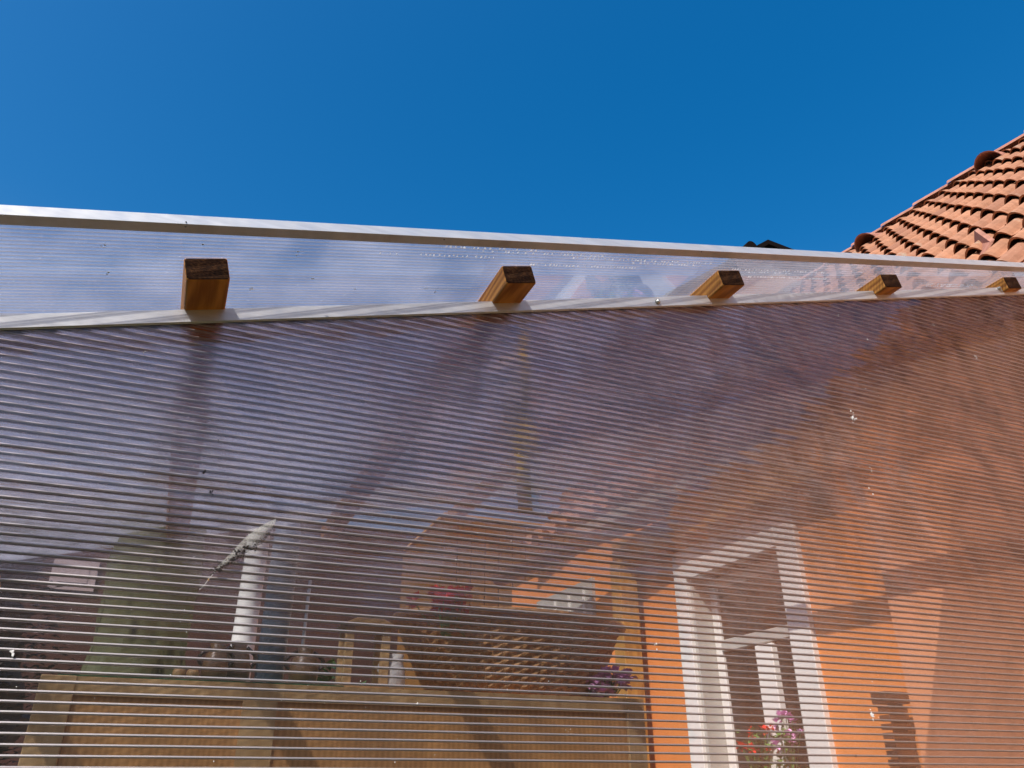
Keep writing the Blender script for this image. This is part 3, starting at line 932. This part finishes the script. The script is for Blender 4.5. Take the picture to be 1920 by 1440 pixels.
# white cane
ca, cb_ = atY(582, 1088, 3.0), atY(570, 1190, 3.0)
tag(MB().tube([ca, Vector((cb_.x, 3.0, TOPZ + 0.004))], .006, 8).build('white_cane', M['white'], smooth=True), 'thin white cane standing upright between canister and lantern', 'cane')
# wall box on the house wall
M['lampb'] = simple('dark brown metal', (0.10, 0.035, 0.012), 0.45, 0.3, 20)
la = atX(1662, 1300, HX - .1); lb = atX(1722, 1440, HX - .1)
lam = thing('wall_lantern', 'dark brown slatted wall lantern on the orange wall', 'wall lamp', (HX, la.y, la.z))
MB().box(HX - .20, HX - .065, lb.y, la.y, la.z - .05, la.z).build('cap', M['lampb'], lam, bevel=.006)
lm = MB()
for k in range(8):
    z_ = la.z - .06 - k * .035
    lm.box(HX - .185, HX - .075, lb.y + .015, la.y - .015, z_ - .024, z_)
lm.box(HX - .15, HX - .07, lb.y + .04, la.y - .04, la.z - .36, la.z - .05)
lm.build('slatted_body', M['lampb'], lam)

# grey far window and shutters further along the house wall
fw = thing('far_window', 'small grey barred window far along the orange wall behind the basket', 'window', (HX, 6.4, 1.5))
f0, f1 = atX(1118, 1140, HX).y, atX(1012, 1140, HX).y
fz = atX(1060, 1108, HX).z
MB().box(HX - .03, HX - .002, f0, f1, 1.2, fz).build('frame', M['grey_reveal'], fw)
pn = MB()
for k in range(4):
    y = f0 + (f1 - f0) * (k + .5) / 4
    pn.box(HX - .045, HX - .031, y - .012, y + .012, 1.25, fz - .05)
pn.build('bars', M['white'], fw)
shd = thing('timber_shed', 'tall golden board shed in the background behind the wicker basket', 'shed', (2.55, 7.6, 0))
sh_ = MB(); sz = atY(1000, 985, 7.6).z
for k in range(12):
    x_ = 2.40 + k * 0.155
    sh_.box(x_, x_ + 0.145, 7.60, 7.63, 0, sz - 0.02 * (k % 2))
M['shedwood'] = wood('weathered golden boards', (0.26, 0.125, 0.032), (0.13, 0.055, 0.012), 2)
sh_.build('boards', M['shedwood'], shd, bevel=.004, seg=1)
MB().box(2.39, 4.30, 7.64, 9.2, 0, sz - .05).build('shed_body', M['shedwood'], shd)
MB().box(2.395, 4.30, 7.605, 9.2, sz + .002, sz + .03).build('roof', M['ply'], shd)

# neighbour's red brown building in the background
NY = 9.8
M['palepane'] = simple('pale curtain behind glass', (0.42, 0.32, 0.30), 0.4, 0.1, 6)
nb = thing('brick_outbuilding', 'low red brown outbuilding in the far background behind the cabinet', 'outbuilding', (-1, NY, 0))
ntop = atY(330, 962, NY).z
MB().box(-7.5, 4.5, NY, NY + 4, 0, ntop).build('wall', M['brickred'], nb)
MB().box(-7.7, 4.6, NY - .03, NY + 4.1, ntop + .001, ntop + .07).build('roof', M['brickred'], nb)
n0, n1 = atY(95, 1080, NY), atY(182, 1080, NY)
wz0, wz1 = atY(140, 1108, NY).z, atY(140, 1052, NY).z
wo2 = MB().box(n0.x, n1.x, NY - .04, NY - .002, wz0, wz1).build('window', M['palepane'], nb)
MB().box(n0.x + .08, n1.x - .08, NY - .046, NY - .042, wz0 + .08, wz1 - .08).build('pane', M['palepane'], wo2)
# white post
w0_, w1_ = atY(447, 1130, 6.0), atY(487, 1130, 6.0)
tag(MB().lathe(((.10, 0), (.085, .1), (.08, atY(467, 985, 6).z - .06), (.10, atY(467, 985, 6).z)), ((w0_.x + w1_.x) / 2, 6.0, 0), 20).build('white_post', M['white'], smooth=True), 'round white post in the garden seen left of the canister', 'post')

# dark shrub at far left
M['plum'] = simple('dark plum leaves', (0.014, 0.005, 0.005), 0.7, 0.5, 9)
M['bark'] = simple('bark', (0.05, 0.035, 0.025), 0.9, 0.3, 12)
sc_ = Vector((-0.93, 3.9, 0))
tr_ = thing('plum_tree', 'dark red leaved small tree at the far left behind the sheet', 'tree', sc_)
MB().tube([sc_, sc_ + Vector((.03, .02, .7)), sc_ + Vector((-.02, 0, 1.6)), sc_ + Vector((0, 0, 2.3))], [.06, .05, .03, .01], 8).build('trunk', M['bark'], tr_, smooth=True)
cr_ = MB()
for _ in range(9000):
    z_ = random.uniform(.15, 2.45)
    rr = (.62 if z_ < 1.6 else .62 - (z_ - 1.6) * .55) * random.uniform(.2, 1) ** .5
    a_ = random.uniform(0, 2 * math.pi)
    p = sc_ + Vector((rr * math.cos(a_), rr * math.sin(a_), z_))
    cr_.leaf(p, Vector((math.cos(a_), math.sin(a_), random.uniform(-.5, .8))), Vector((random.uniform(-.3, .3), 0, 1)), random.uniform(.025, .045), random.uniform(.018, .03))
for q in range(7):
    cr_.blob((sc_.x + random.uniform(-.12, .12), sc_.y + random.uniform(-.1, .1), .35 + q * .28), .55 - .035 * q, .5 - .03 * q, .27, 14, 8, .16)
cr_.build('crown', M['plum'], tr_)

# dark roof peak of the next house
PK = 12.0
pk = atY(1440, 449, PK); pl = atY(1388, 465, PK); prr = atY(1492, 468, PK)
nh = thing('neighbour_roof', 'black silhouetted tiled roof peak just above the white metal edge', 'roof', (pk.x, PK, 0))
half = 3.2
zl = lambda dx: pk.z - abs(dx) * (0.10 if dx > 0 else 0.75)
MB().prism(((pk.x - half, zl(-half)), (pk.x, pk.z), (pk.x + half, zl(half)), (pk.x + half, zl(half) - .12), (pk.x, pk.z - .14), (pk.x - half, zl(-half) - .12)), 'y', PK, PK + 6).build('roof', M['darktile'], nh)
MB().prism(((pk.x - half + .2, 0), (pk.x + half - .2, 0), (pk.x + half - .2, zl(half) - .5), (pk.x, pk.z - .5), (pk.x - half + .2, zl(-half) - .3)), 'y', PK + .3, PK + 5.7).build('wall', M['beige'], nh)
hc = atY(1408, 453, PK)
hm = MB(); n = 14
for y in (PK - .02, PK + 6):
    for k in range(n + 1):
        a_ = math.pi * k / n
        hm.v.append((hc.x - math.cos(a_) * .19, y, hc.z - .26 + math.sin(a_) * .26))
for k in range(n): hm.f.append((k, k + 1, n + 2 + k, n + 1 + k))
hm.f.append(tuple(range(n + 1))[::-1])
hm.build('ridge_tile', M['darktile'], nh)

# ------------------------------------------------------------------ marks on the sheet
M['drop_white'] = simple('dried white droppings', (0.85, 0.84, 0.80), 0.8, 0.1, 60)
M['web'] = None
t = NT('grey cobweb')
tr = t.n('BsdfTransparent'); df = t.n('BsdfDiffuse'); df.inputs[0].default_value = (0.34, 0.33, 0.30, 1)
nz = t.noise(t.coord(), 400, 4, 0.7)
t.l(t.addmix(t.ramp(nz, ((0.35, (0.20,) * 3), (0.65, (0.72,) * 3))), tr.outputs[0], df.outputs[0]), t.out.inputs['Surface'])
M['web'] = t.m
M['grit'] = simple('black grit', (0.02, 0.015, 0.012), 0.9, 0.4, 100)
def blot(mb, px, py, n, spread, size, stretch=1.6):
    c = atY(px, py, WY + 0.0020)
    for _ in range(n):
        q = c + Vector((random.gauss(0, spread), 0, random.gauss(0, spread * stretch)))
        mb.blob((q.x, q.y, q.z), size * random.uniform(.4, 1.2), .0004, size * random.uniform(.4, 1.6), 7, 4, .25)
sp = MB()
for px, py, n, s_, z_ in ((1600, 782, 16, .0035, .0018), (1635, 1340, 12, .0022, .0022), (1230, 1212, 6, .0022, .0011), (25, 1223, 4, .0012, .0020), (1633, 880, 4, .0022, .0010), (1630, 915, 2, .001, .0012), (1637, 927, 2, .001, .0014), (1570, 592, 4, .0022, .0009), (1750, 610, 4, .002, .0012), (1830, 670, 6, .0022, .0012), (1627, 637, 3, .001, .0015), (1043, 697, 3, .0012, .0009), (1065, 1375, 5, .0028, .0005), (782, 1319, 2, .0005, .001), (272, 660, 3, .001, .0012), (740, 1430, 1, .0003, .001)):
    blot(sp, px, py, n, s_, z_)
for _ in range(150):
    blot(sp, random.uniform(0, 1920), random.uniform(640, 1440), 1, .0004, random.choice((.0004, .0005, .0007)))
sp.build('droppings', M['drop_white'], side)['kind'] = 'stuff'
gr = MB()
for px, py in ((938, 676), (1677, 603), (1834, 676), (1341, 745), (410, 825), (1605, 1418)): blot(gr, px, py, 2, .0006, .0011)
for px, py in ((381, 886), (395, 924)): blot(gr, px, py, 5, .0012, .0016)
gr.build('grit', M['grit'], side)['kind'] = 'stuff'
# screws/black flecks on the roof edge
fk = MB()
for px, py in ((349, 416), (348, 425), (833, 449), (1315, 472)):
    r = ray(px, py); p = r * (redge(r.x / r.y * 1.0) / r.y)
    x = p.x; p = r * ((redge(x) - 0.002) / r.y) + Vector((0, 0, EYE))
    fk.blob((p.x, p.y, p.z), .0011, .0008, .0011, 8, 5)
fk.build('flecks', M['grit'], eprof)['kind'] = 'stuff'
# specks lying on the roof sheet
rs_ = MB()
for px, py, n in ((190, 459, 3), (203, 513, 3), (379, 457, 2), (470, 542, 6), (587, 522, 2), (554, 476, 2), (800, 541, 2), (817, 546, 2), (670, 540, 1)):
    x, w_ = on_roof(px, py)
    for _ in range(n):
        q = rp(x + random.gauss(0, .002), w_ + random.gauss(0, .003), -0.0004)
        rs_.blob((q.x, q.y, q.z), random.uniform(.0008, .002), random.uniform(.0008, .002), .0003, 7, 4, .2)
x0_, w0__ = on_roof(795, 540); x1_, w1__ = on_roof(898, 543)
for k in range(20):
    q = rp(x0_ + (x1_ - x0_) * k / 19, w0__ + (w1__ - w0__) * k / 19, -.0004)
    rs_.blob((q.x, q.y, q.z), .0022, .0009, .0003, 6, 4, .2)
rs_.build('droppings', M['drop_white'], roof)['kind'] = 'stuff'
# dirty cobweb
wb = thing('cobweb', 'slanting dirty grey cobweb strip with black crumbs stuck to the ribbed sheet', 'cobweb', atY(450, 1030, WY))
up_e = [(518, 972), (500, 980), (480, 992), (462, 1006), (448, 1020), (434, 1036), (420, 1050), (408, 1062), (402, 1070)]
lo_e = [(513, 990), (505, 1003), (492, 1018), (475, 1030), (460, 1038), (446, 1049), (432, 1058), (418, 1065), (404, 1072)]
we = MB()
for (a0, a1), (c0, c1) in zip(up_e, lo_e):
    for f in (0, .33, .66, 1):
        p = atY(a0 + (c0 - a0) * f, a1 + (c1 - a1) * f, WY - 0.0004 - 0.004 * math.sin(math.pi * f))
        we.v.append(tuple(p))
for k in range(8):
    for q in range(3): we.f.append((4 * k + q, 4 * k + q + 1, 4 * k + q + 5, 4 * k + q + 4))
we.build('web', M['web'], wb, smooth=True)
th_ = [atY(404, 1072, WY), atY(398, 1078, WY), atY(391, 1086, WY), atY(384, 1096, WY), atY(374, 1106, WY)]
MB().tube(th_, .0003, 5).build('thread', M['drop_white'], wb)
db = MB()
pts = [(520 - 1.0 * k, 985 + k * .72) for k in range(0, 118, 2)]
for _ in range(240):
    k = random.uniform(0, 1) ** .6
    x = 512 - 108 * k + random.gauss(0, 4); y = 996 + 74 * k + random.gauss(0, 4)
    p = atY(x, y, WY - .003)
    db.blob(p, random.uniform(.0003, .0011), .0006, random.uniform(.0003, .0010), 6, 4, .3)
for x, y, n in ((438, 1048, 14), (409, 1066, 8), (445, 1033, 8), (398, 1074, 4), (460, 1027, 7), (475, 1029, 5)):
    for _ in range(n):
        p = atY(x + random.gauss(0, 3), y + random.gauss(0, 2), WY - .004)
        db.blob(p, random.uniform(.0008, .0018), .001, random.uniform(.0006, .0016), 6, 4, .3)
db.build('crumbs', M['grit'], wb)['kind'] = 'stuff'
MB().blob(atY(391, 1087, WY - .002), .0011, .0008, .0018, 8, 5).build('seed', M['pale'], wb)
